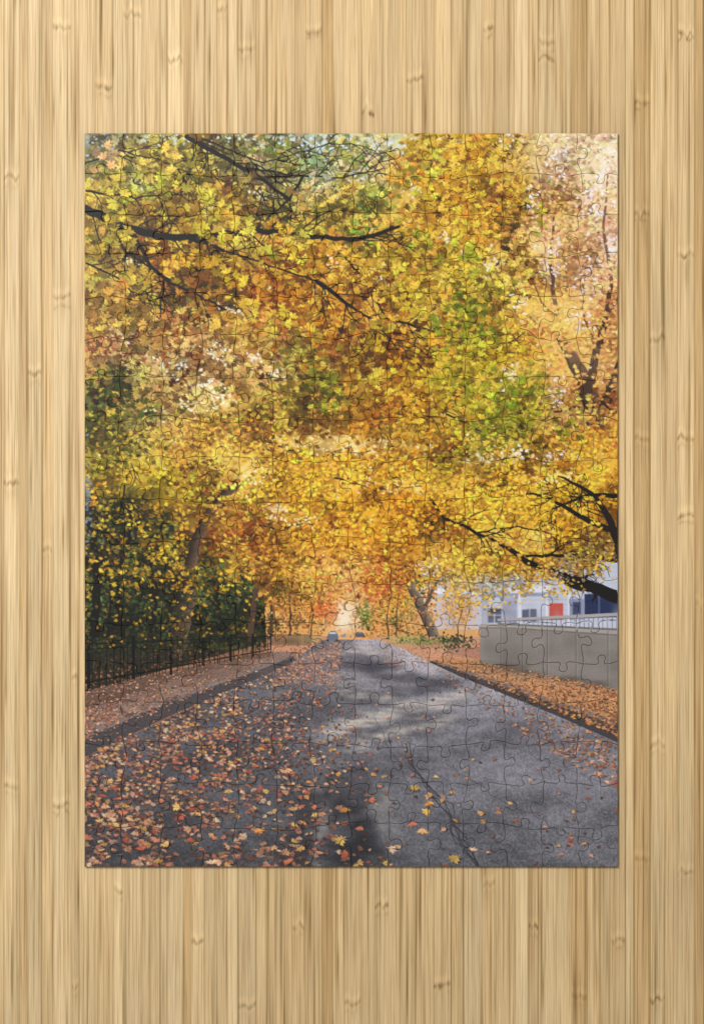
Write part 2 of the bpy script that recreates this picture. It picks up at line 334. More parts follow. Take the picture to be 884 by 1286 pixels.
fallen(2500,d_left,7.5,.5,.85,[(146,106,86),(130,94,80),(164,114,92),(118,82,70)])
fallen(1650,d_left,11.2,.72,1.06)
fallen(300,d_left,14.,.85,1.06,[(220,164,124),(214,162,92),(206,126,94),(226,190,156),(190,96,72),(226,182,112)])
fallen(380,lambda x,y: (x>540 and y>kr(x)+4 and y<kr(x)+14+(x-535)*.22)*.9,10.)
fallen(60,lambda x,y:(x>430 and not(x>540 and y<kr(x)+8))*1.0,10.5)
fallen(30,lambda x,y:(x>320 and x<580 and y>960)*1.0,15.5,.85,1.08,[(222,150,76),(210,118,82),(222,172,120),(228,186,100)])
fallen(1050,lambda x,y:(x<372 and 866-(x-107)*.2<y<kl(x)-16*(372-x)/265)*(.3+1.2*max(0,cl(x*1.3-40,y*1.5-400)-.3)),9.,.65,1.1)
fallen(1150,lambda x,y:(x>545 and y<kr(x)-4 and y>829+max(0,(x-602))*.21)*1.,10,.7,1.1,[(216,150,100),(230,172,118),(202,120,82),(224,160,90),(164,110,78),(130,92,64)])
fallen(120,lambda x,y:(x<372 and abs(y-kl(x)+8)<16)*1.,8)
for k in range(1300):
    x=rng.uniform(345,428); y=rng.uniform(805,860)
    if x-440<-2.1*(y-797) or x-440>-.3*(y-797): continue
    stamp(GRD,x,y,rng.uniform(2.7,4.5),np.clip(rgb(*PAL[rng.integers(9)])*rng.uniform(.8,1.15),0,1),.75)
for k in range(420):
    x=rng.uniform(480,604); y=rng.uniform(806,836); stamp(GRD,x,y,rng.uniform(2.7,4.),np.clip(rgb(*[(222,150,118),(196,120,84),(150,104,70),(120,116,66)][rng.integers(4)])*rng.uniform(.75,1.12),0,1),.65)
low=img.copy()

# -- the canopy
ybx=[107,200,300,330,380,430,480,520,560,620,660,720,775]; yby=[735,730,730,745,752,736,734,726,730,746,728,720,694]
YB=np.interp(np.arange(W)/S+X0,ybx,yby).astype(np.float32)
def at(a,x,y): return a[min(H-1,max(0,int((y-Y0)*S))),min(W-1,max(0,int((x-X0)*S)))]
def fcol(x,y): return at(field,x,y)
sA=vnoise(H,W,60*S,66*S); sB=vnoise(H,W,24*S,30*S); sC=vnoise(H,W,9*S,12*S)
shade=.34*sA+.42*sB+.24*sC; shade=(shade-shade.mean())/shade.std()
SKY=[(420,186,34,18,(208,228,238)),(490,182,24,14,(216,226,236)),(120,186,18,20,(172,198,218)),(352,178,36,9,(204,222,226)),(300,176,18,8,(208,224,230)),(200,174,26,8,(208,220,222)),(240,176,14,7,(214,224,226)),(170,232,12,8,(220,224,206)),(455,222,16,10,(214,224,222)),(560,174,14,6,(226,226,216)),(640,178,12,8,(240,230,216)),
     (218,462,16,12,(255,250,232)),(252,480,16,12,(255,248,226)),(290,444,16,10,(255,248,230)),(318,452,14,9,(255,246,226)),(275,504,14,14,(255,244,208)),(345,470,12,10,(252,240,206)),(235,508,12,10,(250,238,206)),(200,440,12,9,(246,232,204)),(265,440,12,8,(250,240,216)),
     (702,205,16,30,(250,246,252)),(745,250,18,34,(250,244,248)),(690,330,14,26,(248,238,238)),(735,345,16,24,(244,236,244)),(762,200,14,28,(252,248,250)),(728,405,16,14,(250,240,238)),(695,490,14,20,(240,230,240)),(765,310,10,20,(248,240,244)),(655,570,26,8,(252,244,236)),(705,575,16,8,(246,240,244)),(668,250,8,20,(250,240,230)),(650,380,9,16,(248,234,214)),
     (150,424,16,12,(242,226,206)),(640,470,10,14,(246,238,214)),(320,600,18,22,(255,236,180)),(430,560,90,14,(255,232,168)),(345,640,14,10,(252,234,190)),(540,715,16,8,(244,236,236)),(600,575,44,9,(253,238,196)),(200,520,14,8,(238,224,170)),(111,620,4,40,(126,146,170)),(380,655,30,7,(252,228,164)),(500,610,60,8,(255,230,150)),(690,600,44,8,(255,234,160)),(620,330,10,14,(238,228,200)),(560,300,10,8,(240,228,190)),(330,245,12,7,(226,228,206)),(390,190,14,10,(206,224,230)),(250,260,12,8,(232,228,200)),(480,350,10,10,(240,226,180)),(290,390,12,8,(240,226,190)),(420,330,9,7,(240,226,186)),(170,330,9,7,(236,222,180)),(520,240,10,8,(238,226,190))]
skym=np.zeros((H,W),np.float32)
for (x,y,rx,ry,c) in SKY: skym+=np.exp(-((XX-x)/rx)**2-((YY-y)/ry)**2)
ymax=lambda x: np.interp(x,ybx,yby)
v=np.clip(1.0+.24*shade,.40,1.5)[...,None]
base=np.where(v<=1,field*v*np.concatenate([1+.06*(1-v),1-.24*(1-v),1-.55*(1-v)],-1),field+(1-field)*np.minimum((v-1)*1.3,.85)*HI).astype(np.float32)
edge=np.clip((YB[None]-8+16*(vnoise(H,W,8*S,9*S)-.5)*2-YY)/3,0,1)[...,None]
dk=np.clip((YY-600+24*(vnoise(H,W,12*S,12*S)-.5))/40,0,1)*np.clip((200+(YY-600)*.9-XX+30*(vnoise(H,W,14*S,14*S)-.5))/40,0,1)
edge=edge*(1-dk[...,None])
img=low*(1-edge)+base*edge
def leaves(n,s0,s1,region,con,alpha=.9,gain=1.,sg=.2):
    k=0
    while k<n:
        x=rng.uniform(102,780); y=rng.uniform(163,770)
        if y>ymax(x)+rng.normal(0,6)+3: continue
        if region is not None and rng.random()>region(x,y): continue
        k+=1
        c=toned(fcol(x,y),np.exp(rng.normal(0,con)+sg*at(shade,x,y))*gain)
        stamp(CAN,x,y,rng.uniform(s0,s1),np.clip(c,0.03,.99),alpha)
dark=lambda x,y: 1.0 if y>600 and x<200+(y-600)*.9 else 0.0
leaves(6000,4,9,lambda x,y:.15 if dark(x,y) else 1.,.20,.9,1.0)
def skyflecks(kf,al,s1=9):
    for (x,y,rx,ry,c) in SKY:
        for k in range(int(rx*ry*kf)+10):
            stamp(CAN,x+rng.normal(0,rx*.7),y+rng.normal(0,ry*.7),rng.uniform(3,s1),rgb(*c),al)
for (x,y,rx,ry,c) in SKY: glow(x,y,rx*.8,ry*.8,rgb(*c),.5)
skyflecks(.11,.9)
img=img*(1-edge)+blur(img,1.5)*edge
TW=rgb(48,33,22)
def spray(x,y,n,s0,s1,L,sp,con=.14,gain=1.,tint=None,tw=.5,sg=.18,svar=.18,alpha=1.,shadow=0):
    a=rng.normal(math.pi/2,.75); ca,sa=math.cos(a),math.sin(a)
    v0=np.exp(rng.normal(0,svar)+sg*at(shade,x,y))*gain; hj=rng.normal(0,.035)
    if tw>0: stroke([(x-ca*L*.6,y-sa*L*.6),(x+rng.normal(0,2),y+rng.normal(0,2)),(x+ca*L*.5,y+sa*L*.5)],1.4,.8,TW,tw,.6)
    c0=fcol(x,y)
    for k in range(n):
        t=rng.uniform(-.55,.55)*L; px=x+ca*t+rng.normal(0,sp); py=y+sa*t+rng.normal(0,sp*.8)
        if py>ymax(px)+14: continue
        cb=fcol(px,py)*.5+c0*.5 if tint is None else rgb(*tint)*.8+fcol(px,py)*.2
        f=k/n; c=toned(cb,v0*(.74+.46*f)*np.exp(rng.normal(0,con)))
        c=c+np.array([hj*.5,-hj*.9,-.01],np.float32)+rng.normal(0,.014,3).astype(np.float32)
        s=rng.uniform(s0,s1)
        if shadow: stamp(CAN,px+1.0,py+1.4,s,np.clip(toned(cb,.36*v0),.02,1),shadow)
        stamp(CAN,px,py,s,np.clip(c,.03,.99),alpha)
limbsoft=limbm
def place(n,region,skyk=.8,lk=0.):
    out=[]
    while len(out)<n:
        x=rng.uniform(100,782); y=rng.uniform(160,760)
        if y>ymax(x)-4: continue
        if rng.random()<skyk*at(skym,x,y): continue
        if lk and rng.random()<lk*at(limbsoft,x,y): continue
        if region is not None and rng.random()>region(x,y): continue
        out.append((x,y))
    return out
right=lambda x,y: np.clip((x-632+max(0,250-y)*.2)/45,0,1)*np.clip((590-y)/40,0,1)
# right hand tree
for x,y in place(330,lambda x,y:right(x,y),.8): spray(x,y,12,5,9,24,8,.14,1.05,None,.2,.14,.14,1.)
TR=rgb(50,34,27)
stroke([(748,530),(734,482),(717,450),(704,425)],26,13,TR,1,.8,.8,rgb(104,72,55))
stroke([(738,490),(749,440),(760,400),(766,350)],12,5,rgb(70,46,36),1,.8)
stroke([(757,511),(767,485),(778,456)],14,10,TR,1,.8)
stroke([(717,452),(698,400),(690,330),(694,270)],7.5,2.6,rgb(96,64,48),.95,.8)
stroke([(766,350),(756,290),(762,220)],5,2,rgb(116,80,60),.9,.8); stroke([(749,440),(730,390),(735,330)],4,1.6,rgb(100,68,50),.9,.8); stroke([(698,400),(680,380),(664,350)],3,1.2,rgb(100,68,48),.85,.8); stroke([(760,400),(777,370)],4,2,rgb(90,62,48),.9,.8)
stroke([(775,515),(720,512),(680,520)],6,2,rgb(58,39,30),.95,.8)
for x,y in place(210,lambda x,y:right(x,y),.85): 
    if abs(x-(738+(y-490)*.35))<22 and 435<y<530 and rng.random()<.93: continue
    spray(x,y,11,5.5,10,22,7,.13,1.10,None,0,.14,.14,1.,.2)
skyflecks(.02,.85,6)
# mid distance, then a thin backlit haze over it
for x,y in place(1000,lambda x,y:(1-right(x,y))*(.10 if dark(x,y) else 1),.95): spray(x,y,12,6,10.5 if y<560 else 8,26,8,.14,1.0,None,.25)
for k in range(950):
    x=rng.uniform(107,775); y=rng.uniform(170,670)
    if dark(x,y) or at(shade,x,y)<-.3: continue
    c=fcol(x,y); stamp(CAN,x,y,rng.uniform(2.6,6.5),np.clip(c*.2+np.array([.79,.76,.68],np.float32),0,1),.9)
hz=edge*np.clip(.12+.10*shade,0,.34)[...,None]*(YY<620)[...,None]
img=img*(1-hz)+blur(img,2.2)*hz*.4+np.array([1,.92,.66],np.float32)*hz*.6
for k in range(105):
    x=rng.uniform(107,330); y=rng.uniform(590,735)+max(0,x-200)*.2
    spray(x,y,10,5,9,24,7,.2,1.,(206,158,36) if rng.random()<.75 else (120,114,40),.3,.1,.25)
stroke([(240,706),(248,678),(263,642),(298,607)],15,11,rgb(36,28,23),1,.8,.8,rgb(116,90,68))
DK=rgb(24,19,18)
def limb(pts,w0,w1,tw=6,col=DK,wob=.8,tl=34):
    q=stroke(pts,w0,w1,col,1,wob,.8,None,True)
    for k in range(tw):
        i=rng.integers(1,max(2,len(q)-1)); p=np.array(q[i]); d=np.array(q[min(i+1,len(q)-1)])-np.array(q[i-1]); a=math.atan2(d[1],d[0])+rng.choice([-1,1])*rng.uniform(.35,1.1); L=rng.uniform(.6,2.0)*tl
        pp=[p]; w=max(1.4,w1*.45)
        for s in range(4):
            pp.append(pp[-1]+L*.25*np.array([math.cos(a),math.sin(a)])); a+=rng.normal(0,.28)
        stroke(pp,w,.8,col,.95,.5,.6,None,True)
        if L>tl*.8:
            for e in (pp[1],pp[2],pp[3]):
                a2=a+rng.choice([-1,1])*rng.uniform(.5,1); stroke([e,e+L*.25*np.array([math.cos(a2),math.sin(a2)]),e+L*.45*np.array([math.cos(a2+.2),math.sin(a2+.2)])],1.15,.7,col,.9,.5,.6)
limb([(107,395),(128,420),(150,470),(190,540)],2.8,1.5,8); limb([(107,480),(150,520),(160,590),(150,650)],3.2,2,8)
limb([(318,658),(350,664),(400,655)],3.2,1.5,4,rgb(60,40,26)); limb([(470,395),(520,410),(600,430),(640,440)],3.6,1.6,9,rgb(40,29,20))
limb([(480,400),(500,440),(540,470)],3,1.3,6,rgb(40,29,20)); limb([(420,600),(470,615),(530,610)],2.4,1,4,rgb(70,46,26)); limb([(350,560),(400,575),(440,560)],2.4,1,4,rgb(80,54,28))
limb([(300,690),(330,670),(360,690)],2.6,1.2,4,rgb(60,40,26)); limb([(560,520),(600,540),(640,530)],2.4,1,5,rgb(54,40,22)); limb([(450,500),(500,520),(560,525)],2.2,1,5,rgb(54,40,22))
limb([(400,298),(440,330),(480,390),(490,410)],3.6,2.6,7,rgb(34,26,20))
# nearer sprays with larger leaves; shaded ones first
nearf=lambda x,y: (1. if y<430 else max(0.,1-(y-430)/150))*(1. if x<620 else max(0.,1-(x-620)/50))
limbsoft=np.clip(blur(limbm,5)*4,0,1)
bigL=lambda x,y: 1.0+.18*max(0,1-(x-107)/350)*(y<420)
for x,y in place(125,lambda x,y:nearf(x,y),1.2): spray(x,y,11,9,15,36,11,.16,.58,None,.6,.1,.16,1.)
for x,y in place(110,lambda x,y:(1. if y>480 and x<700 and not dark(x,y) else 0.),1.1): spray(x,y,9,6,10,26,7,.16,.64,None,.5,.1,.14,1.)
for x,y in place(330,nearf,1.15): 
    b_=bigL(x,y); spray(x,y,11,10.5*b_,17.5*b_,36,11,.15,1.07,None,.5,.26,.22,1.,.5)
for x,y in place(390,lambda x,y:(1. if y>500 and not dark(x,y) else 0.),.95): spray(x,y,11,6.5,10.5,26,8,.16,1.10,None,.25,.22,.2,1.,.35)
for (x,y,rx,ry,n,c) in [(600,390,30,44,17,(130,154,28)),(640,520,38,38,20,(138,148,30)),(560,330,30,30,10,(150,152,38)),(395,490,40,26,10,(134,138,34)),(560,460,30,40,7,(160,146,32)),(340,190,60,16,7,(116,134,54)),(180,215,50,26,7,(112,122,44)),(460,250,30,30,10,(130,140,46)),(130,215,26,30,6,(84,100,44)),(430,200,40,16,6,(128,146,62)),(620,240,34,50,9,(226,180,60)),(540,210,30,30,6,(196,160,44)),
      (210,430,40,18,5,(186,104,48)),(380,400,60,36,8,(194,114,20)),(560,230,50,36,6,(230,154,26)),(520,560,60,36,7,(210,136,24)),(130,440,20,20,4,(194,124,84)),(160,500,40,24,11,(62,66,26)),(140,560,34,36,12,(76,76,26)),(470,660,70,30,8,(238,150,24)),(484,728,24,14,8,(226,98,48)),(340,700,26,24,6,(238,164,42)),(300,650,30,30,5,(214,126,42)),(650,610,60,24,11,(255,214,50)),(720,680,40,22,8,(250,200,40)),(390,600,60,28,10,(255,196,40)),(610,720,50,14,14,(246,190,54)),(690,708,44,12,12,(248,196,56)),(760,700,20,16,5,(240,186,48))]:
    for k in range(n):
        xx=x+rng.normal(0,rx*.65); yy=y+rng.normal(0,ry*.65)
        if yy<ymax(xx): spray(xx,yy,11,8.5 if y<560 else 6,14 if y<560 else 9.5,28,9,.16,1.02,c,.2,.14,.16,1.,.4)
skyflecks(.014,.9,7)
# the big limbs
limb([(107,262),(150,283),(200,297),(255,299),(300,290),(345,291),(400,298),(440,301)],10.5,5,20)
limb([(440,301),(470,296),(500,285)],6.5,4,5)
limb([(235,172),(285,200),(330,226),(364,251)],6.5,4,11); limb([(380,222),(364,251),(336,274)],3.5,2.4,5)
limb([(300,210),(380,221),(430,224),(480,212)],3,1.5,10); limb([(255,175),(330,205),(420,178)],2.2,1.2,8)
limb([(125,272),(170,298),(190,335),(214,356)],6.5,4,9); limb([(143,290),(160,318),(215,352)],3,2,6)
limb([(214,356),(250,372),(284,390)],3,2.6,6); limb([(240,299),(262,306),(280,315)],6.5,4,3); limb([(280,315),(330,330),(398,354)],2.4,1.8,8)
limb([(398,354),(420,370),(442,386)],6,4,6); limb([(442,386),(470,402),(500,440)],3,1.4,6)
limb([(107,240),(170,248),(235,244)],3,1.5,10); limb([(107,330),(150,350),(200,400)],2.4,1.2,8); limb([(107,205),(150,190),(200,200),(250,225)],2.4,1.2,8)
limb([(784,600),(779,640),(778,690),(784,720)],10,12,0,rgb(34,24,20))
limb([(777,668),(740,655),(715,640),(690,625),(660,620)],9,2,6,rgb(34,24,20)); limb([(777,690),(763,650),(742,618),(700,598)],11,2,6,rgb(32,23,20))
limb([(538,622),(556,650),(598,668),(640,690)],3,4.5,9,tl=26); limb([(640,690),(664,708),(690,718),(725,730),(777,750)],6,17,5,tl=26)
limb([(660,698),(720,697),(777,703)],3,6,5,tl=22); limb([(600,668),(650,660),(700,672)],2,1.5,4,tl=22)
limb([(777,622),(735,622),(690,640)],6,2,4,tl=22)
limbsoft=np.clip(blur(limbm,4)*3,0,1)
for x,y in place(125,lambda x,y:nearf(x,y),1.1,.62): 
    b_=bigL(x,y); spray(x,y,7,11*b_,18.5*b_,26,9,.14,1.12,None,.0,.18,.2,1.,.55)
for x,y in place(120,lambda x,y:1. if y>570 and x>330 else 0,1.,.6): spray(x,y,8,6,10,22,7,.14,1.15,None,.0,.18,.18,1.,.35)
for k in range(150):
    x=rng.uniform(345,775); spray(x,ymax(x)-5,9,3.5,7,20,6,.18,1.03,None,.2,.1,.16)
for k in range(44):
    x=rng.uniform(550,775); y=ymax(x)+rng.uniform(0,24)
    for j in range(7): stamp(CAN,x+rng.normal(0,7),y+rng.normal(0,5),rng.uniform(3.5,6.5),np.clip(rgb(232,184,64)*rng.uniform(.65,1.15),0,1))
soft=blur(img,1.6); img=np.clip(img+.28*(img-soft),0,1)
img=np.clip(img*(1+.03*(rng.random((H,W,1)).astype(np.float32)-.5)),0,1)
imgL=lin(img).astype(np.float32)
print('PAINT',time.time()-T0)
def sample(px,py):
    u=np.clip((px-X0)*S-.5,0,W-1.001); v=np.clip((py-Y0)*S-.5,0,H-1.001)
    iu=u.astype(int); iv=v.astype(int); fu=(u-iu)[:,None]; fv=(v-iv)[:,None]
    return (imgL[iv,iu]*(1-fu)+imgL[iv,iu+1]*fu)*(1-fv)+(imgL[iv+1,iu]*(1-fu)+imgL[iv+1,iu+1]*fu)*fv

# ------------------------------------------------------------------ materials
def new_mat(name):
    m=bpy.data.materials.new(name); m.use_nodes=True; nt=m.node_tree
    return m,nt,nt.nodes['Principled BSDF']
mp,nt,bs=new_mat('printed_cardboard')
an=nt.nodes.new('ShaderNodeAttribute'); an.attribute_name='Col'
nt.links.new(an.outputs['Color'],bs.inputs['Base Color'])
bs.inputs['Roughness'].default_value=.40; bs.inputs['Specular IOR Level'].default_value=.32
tc=nt.nodes.new('ShaderNodeTexCoord'); nz=nt.nodes.new('ShaderNodeTexNoise'); nz.inputs['Scale'].default_value=900
bp=nt.nodes.new('ShaderNodeBump'); bp.inputs['Strength'].default_value=.06; bp.inputs['Distance'].default_value=.0004
nt.links.new(tc.outputs['Object'],nz.inputs['Vector']); nt.links.new(nz.outputs['Fac'],bp.inputs['Height']); nt.links.new(bp.outputs['Normal'],bs.inputs['Normal'])

mb,nt,bs=new_mat('bamboo')
L=nt.links.new; N=nt.nodes.new
an=N('ShaderNodeAttribute'); an.attribute_name='Col'; tc=N('ShaderNodeTexCoord')
def fibre(sx,sy,detail,a,b,lo,hi):
    mpn=N('ShaderNodeMapping'); mpn.inputs['Scale'].default_value=(sx,sy,1); L(tc.outputs['Object'],mpn.inputs['Vector'])
    n=N('ShaderNodeTexNoise'); n.inputs['Scale'].default_value=1; n.inputs['Detail'].default_value=detail; n.inputs['Roughness'].default_value=.6; L(mpn.outputs['Vector'],n.inputs['Vector'])
    r=N('ShaderNodeMapRange'); r.inputs['From Min'].default_value=a; r.inputs['From Max'].default_value=b; r.inputs['To Min'].default_value=lo; r.inputs['To Max'].default_value=hi; L(n.outputs['Fac'],r.inputs['Value'])
    return r.outputs['Result']
f1=fibre(1800,13,3,.3,.7,.79,1.14); f2=fibre(380,4,2,.3,.7,.94,1.05); f3=fibre(1400,12,3,.52,.63,0,.68); f4=fibre(2800,44,2,.3,.7,.88,1.11)
m1=N('ShaderNodeMath'); m1.operation='MULTIPLY'; L(f1,m1.inputs[0]); L(f2,m1.inputs[1])
m2=N('ShaderNodeMath'); m2.operation='MULTIPLY'; L(m1.outputs[0],m2.inputs[0]); L(f4,m2.inputs[1])
vs=N('ShaderNodeVectorMath'); vs.operation='SCALE'; L(an.outputs['Color'],vs.inputs[0]); L(m2.outputs[0],vs.inputs['Scale'])
vm=N('ShaderNodeVectorMath'); vm.operation='MULTIPLY'; L(vs.outputs[0],vm.inputs[0]); vm.inputs[1].default_value=(.63,.51,.36)
mx=N('ShaderNodeMixRGB'); L(f3,mx.inputs['Fac']); L(vs.outputs[0],mx.inputs['Color1']); L(vm.outputs[0],mx.inputs['Color2'])
L(mx.outputs['Color'],bs.inputs['Base Color'])
bs.inputs['Roughness'].default_value=.5; bs.inputs['Specular IOR Level'].default_value=.22
bp=N('ShaderNodeBump'); bp.inputs['Strength'].default_value=.06; bp.inputs['Distance'].default_value=.0003; L(m2.outputs[0],bp.inputs['Height']); L(bp.outputs['Normal'],bs.inputs['Normal'])

def build(name,V,faces,col,mat,parent=None):
    me=bpy.data.meshes.new(name); me.from_pydata(V,[],faces); 
    a=me.attributes.new('Col','FLOAT_COLOR','POINT'); rgba=np.ones((len(V),4),np.float32); rgba[:,:3]=col; a.data.foreach_set('color',rgba.ravel())
    me.materials.append(mat); o=bpy.data.objects.new(name,me); C.objects.link(o)
    if parent: o.parent=parent
    return o

# ------------------------------------------------------------------ bamboo surface
bx0,bx1,by0,by1=-300,1184,-300,1586; dx,dy=1.2,2.4
gx=np.arange(bx0,bx1+.1,dx); gy=np.arange(by0,by1+.1,dy); nxg,nyg=len(gx),len(gy)
GX,GY=np.meshgrid(gx,gy)
r2=np.random.default_rng(5)
edges=[bx0-5.]
while edges[-1]<bx1: edges.append(edges[-1]+r2.uniform(9,25))
edges=np.array(edges); sid=np.searchsorted(edges,gx)-1
ns=len(edges)
pale=np.array([238,209,160.])/255; warm=np.array([218,182,128.])/255; brown=np.array([190,149,92.])/255
bcol=np.zeros((nyg,nxg,3))
mid=(edges+9)
for s in range(ns):
    x=mid[s]; bias=np.interp(x,[0,100,300,640,780,860,884],[.32,.20,.32,.40,.44,.56,.70])
    k=np.clip(bias+r2.normal(0,.24),0,1)
    c=pale*(1-k)+warm*k if k<.7 else warm*(1-(k-.7))+brown*(k-.7)
    sel=sid==s
    g=r2.random(9)-.5; drift=np.interp(np.linspace(0,8,nyg),np.arange(9),g)
    bcol[:,sel]=c*(1+.10*drift[:,None,None])
    dl=np.minimum(gx-edges[s],(edges[s+1] if s+1<ns else 1e9)-gx)[sel]
    dk=r2.choice([.03,.08,.16,.26])*np.exp(-(dl/.9)**2)
    bcol[:,sel]*=np.stack([1-dk,1-1.15*dk,1-1.5*dk],-1)[None]
bcol*=(1-.05*np.clip((GY-700)/600,0,1))[...,None]
knots=[(400,42),(533,98),(617,36),(690,52),(690,74),(274,12),(215,76),(320,62),(158,18),(72,34),(10,222),(72,372),(12,608),(60,690),(12,988),(70,1010),(810,128),(856,44),(826,425),(796,270),(860,550),(808,552),(826,935),(808,1078),(854,1096),(876,760),(486,1138),(370,1164),(670,1162),(240,1182),(150,1120),(560,1236),(730,1250),(828,1256),(310,1262),(96,1240),(440,1262),(606,1110),(870,320),(40,470),(90,850),(850,650),(775,1180),(455,140),(130,110)]
for s in range(ns):
    if mid[s]<-10 or mid[s]>895:
        y=r2.uniform(-300,100)
        while y<1586: knots.append((mid[s],y)); y+=r2.uniform(380,700)
for (kx,ky) in knots:
    s=np.searchsorted(edges,kx)-1
    if s<0 or s+1>=ns: continue
    a=np.searchsorted(gx,edges[s]+.5); b=np.searchsorted(gx,edges[s+1]-.5); c0=np.searchsorted(gy,ky-40); c1=np.searchsorted(gy,ky+40)
    n=b-a
    if n<4 or c1-c0<4: continue
    t=np.linspace(-1,1,n); amp=np.clip(r2.normal(.45,.55,n),0,1.4); amp=np.convolve(np.pad(amp,1,mode='edge'),[.25,.5,.25],'valid')*r2.uniform(.3,1.1)
    cen=ky+np.interp(t,np.linspace(-1,1,6),r2.normal(0,2.6,6)); wd=np.interp(t,np.linspace(-1,1,6),r2.uniform(1.0,3.8,6)); cen2=ky+r2.uniform(5,12)+np.interp(t,np.linspace(-1,1,5),r2.normal(0,3,5))
    tail=np.clip(r2.normal(.25,.35,n),0,.9)
    d=gy[c0:c1,None]-cen[None]; d2=gy[c0:c1,None]-cen2[None]
    dark_=amp[None]*(.32*np.exp(-(d/wd[None])**2)+r2.uniform(0,.22)*np.exp(-(d2/2.0)**2))+tail[None]*.18*np.exp(-np.abs(d)/r2.uniform(6,16))
    light=.07*np.exp(-((d+7)/5)**2)+.05*np.exp(-((d-5)/3)**2)
    f=(1-np.clip(dark_,0,.5)+light)[...,None]
    bcol[c0:c1,a:b]*=f*np.stack([np.ones_like(dark_),1-.12*dark_,1-.36*dark_],-1)
for k in range(1300):
    x=r2.uniform(bx0,bx1); y=r2.uniform(by0,by1); ln=r2.uniform(15,150); w=r2.uniform(.7,1.4)
    a=np.searchsorted(gx,x-7); b=np.searchsorted(gx,x+7); c0=np.searchsorted(gy,y-2*ln); c1=np.searchsorted(gy,y+2*ln)
    m=np.exp(-((gx[None,a:b]-x)/w)**2-((gy[c0:c1,None]-y)/ln)**2)*r2.uniform(.08,.30)
    bcol[c0:c1,a:b]*=np.stack([1-m,1-1.15*m,1-1.5*m],-1)
V=np.zeros((nyg*nxg,3)); V[:,0]=wx(GX.ravel()); V[:,1]=wy(GY.ravel())
idx=np.arange(nyg*nxg).reshape(nyg,nxg)
Fq=np.stack([idx[1:,:-1].ravel(),idx[1:,1:].ravel(),idx[:-1,1:].ravel(),idx[:-1,:-1].ravel()],1).tolist()
cor=[idx[0,0],idx[0,-1],idx[-1,-1],idx[-1,0]]; n0=len(V)
lowv=V[cor].copy(); lowv[:,2]=-.018; V=np.vstack([V,lowv]); cols=np.vstack([lin(bcol).reshape(-1,3),np.tile(lin(warm),(4,1))])
for k in range(4): Fq.append([int(cor[k]),int(cor[(k+1)%4]),n0+(k+1)%4,n0+k])
Fq.append([n0,n0+1,n0+2,n0+3])
board=build('tabletop',V.tolist(),Fq,cols,mb)
board['label']='pale bamboo tabletop of narrow vertical strips under the puzzle'; board['category']='tabletop'; board['kind']='structure'
print('BOARD',time.time()-T0)

# ------------------------------------------------------------------ jigsaw puzzle
root=bpy.data.objects.new('jigsaw_puzzle',None); C.objects.link(root)
ox,oy=wx(441),wy(628); root.location=(ox,oy,0)
root['label']='assembled rectangular jigsaw puzzle printed with a leaf-strewn street under yellow autumn trees'; root['category']='jigsaw puzzle'
r3=np.random.default_rng(23)
NX,NY=14,18
nodex=np.zeros((NY+1,NX+1)); nodey=np.zeros((NY+1,NX+1))
for j in range(NY+1):
    for i in range(NX+1):
        nodex[j,i]=X0+PW*i/NX+(r3.uniform(-4.8,4.8) if 0<i<NX else 0)
        nodey[j,i]=Y0+PH*j/NY+(r3.uniform(-4.8,4.8) if 0<j<NY else 0)
def bez(p,n=9):
    t=np.linspace(0,1,n,endpoint=False)[:,None]; p=np.array(p,float)
    return p[0]*(1-t)**3+3*p[1]*t*(1-t)**2+3*p[2]*t*t*(1-t)+p[3]*t**3
def cut(p0,p1,flat):
    p0=np.array(p0);p1=np.array(p1)
    if flat: 
        return p0+(p1-p0)*np.linspace(0,1,9)[:,None]
    t=r3.uniform(.088,.112); a,b,c,d,e=r3.uniform(-.068,.068,5); f=r3.choice([-1,1])
    P=np.vstack([bez([(0,0),(.2,a),(.5+b+d,-t+c),(.5-t+b,t+c)]),bez([(.5-t+b,t+c),(.5-2*t+b-d,3*t+c),(.5+2*t+b-d,3*t+c),(.5+t+b,t+c)]),bez([(.5+t+b,t+c),(.5+b+d,-t+c),(.8,e),(1,0)]),[(1,0)]])
    v=p1-p0; n=np.array([-v[1],v[0]])*f
    return p0+P[:,:1]*v+P[:,1:]*n
HE=[[cut((nodex[j,i],nodey[j,i]),(nodex[j,i+1],nodey[j,i+1]),j in(0,NY)) for i in range(NX)] for j in range(NY+1)]
VE=[[cut((nodex[j,i],nodey[j,i]),(nodex[j+1,i],nodey[j+1,i]),i in(0,NX)) for i in range(NX+1)] for j in range(NY)]
def inset(P,g):
    nx=np.roll(P,-1,0); pv=np.roll(P,1,0)
    e1=P-pv; e2=nx-P; e1/=np.linalg.norm(e1,axis=1)[:,None]; e2/=np.linalg.norm(e2,axis=1)[:,None]
    n1=np.stack([-e1[:,1],e1[:,0]],1); n2=np.stack([-e2[:,1],e2[:,0]],1); m=n1+n2; m/=np.linalg.norm(m,axis=1)[:,None]+1e-9
    k=1/np.maximum((m*n2).sum(1),.55)
    return P+m*(g*k)[:,None]
TH=.0020; h=.85
card=lin(np.array([98,90,84])/255)
pieces=[]
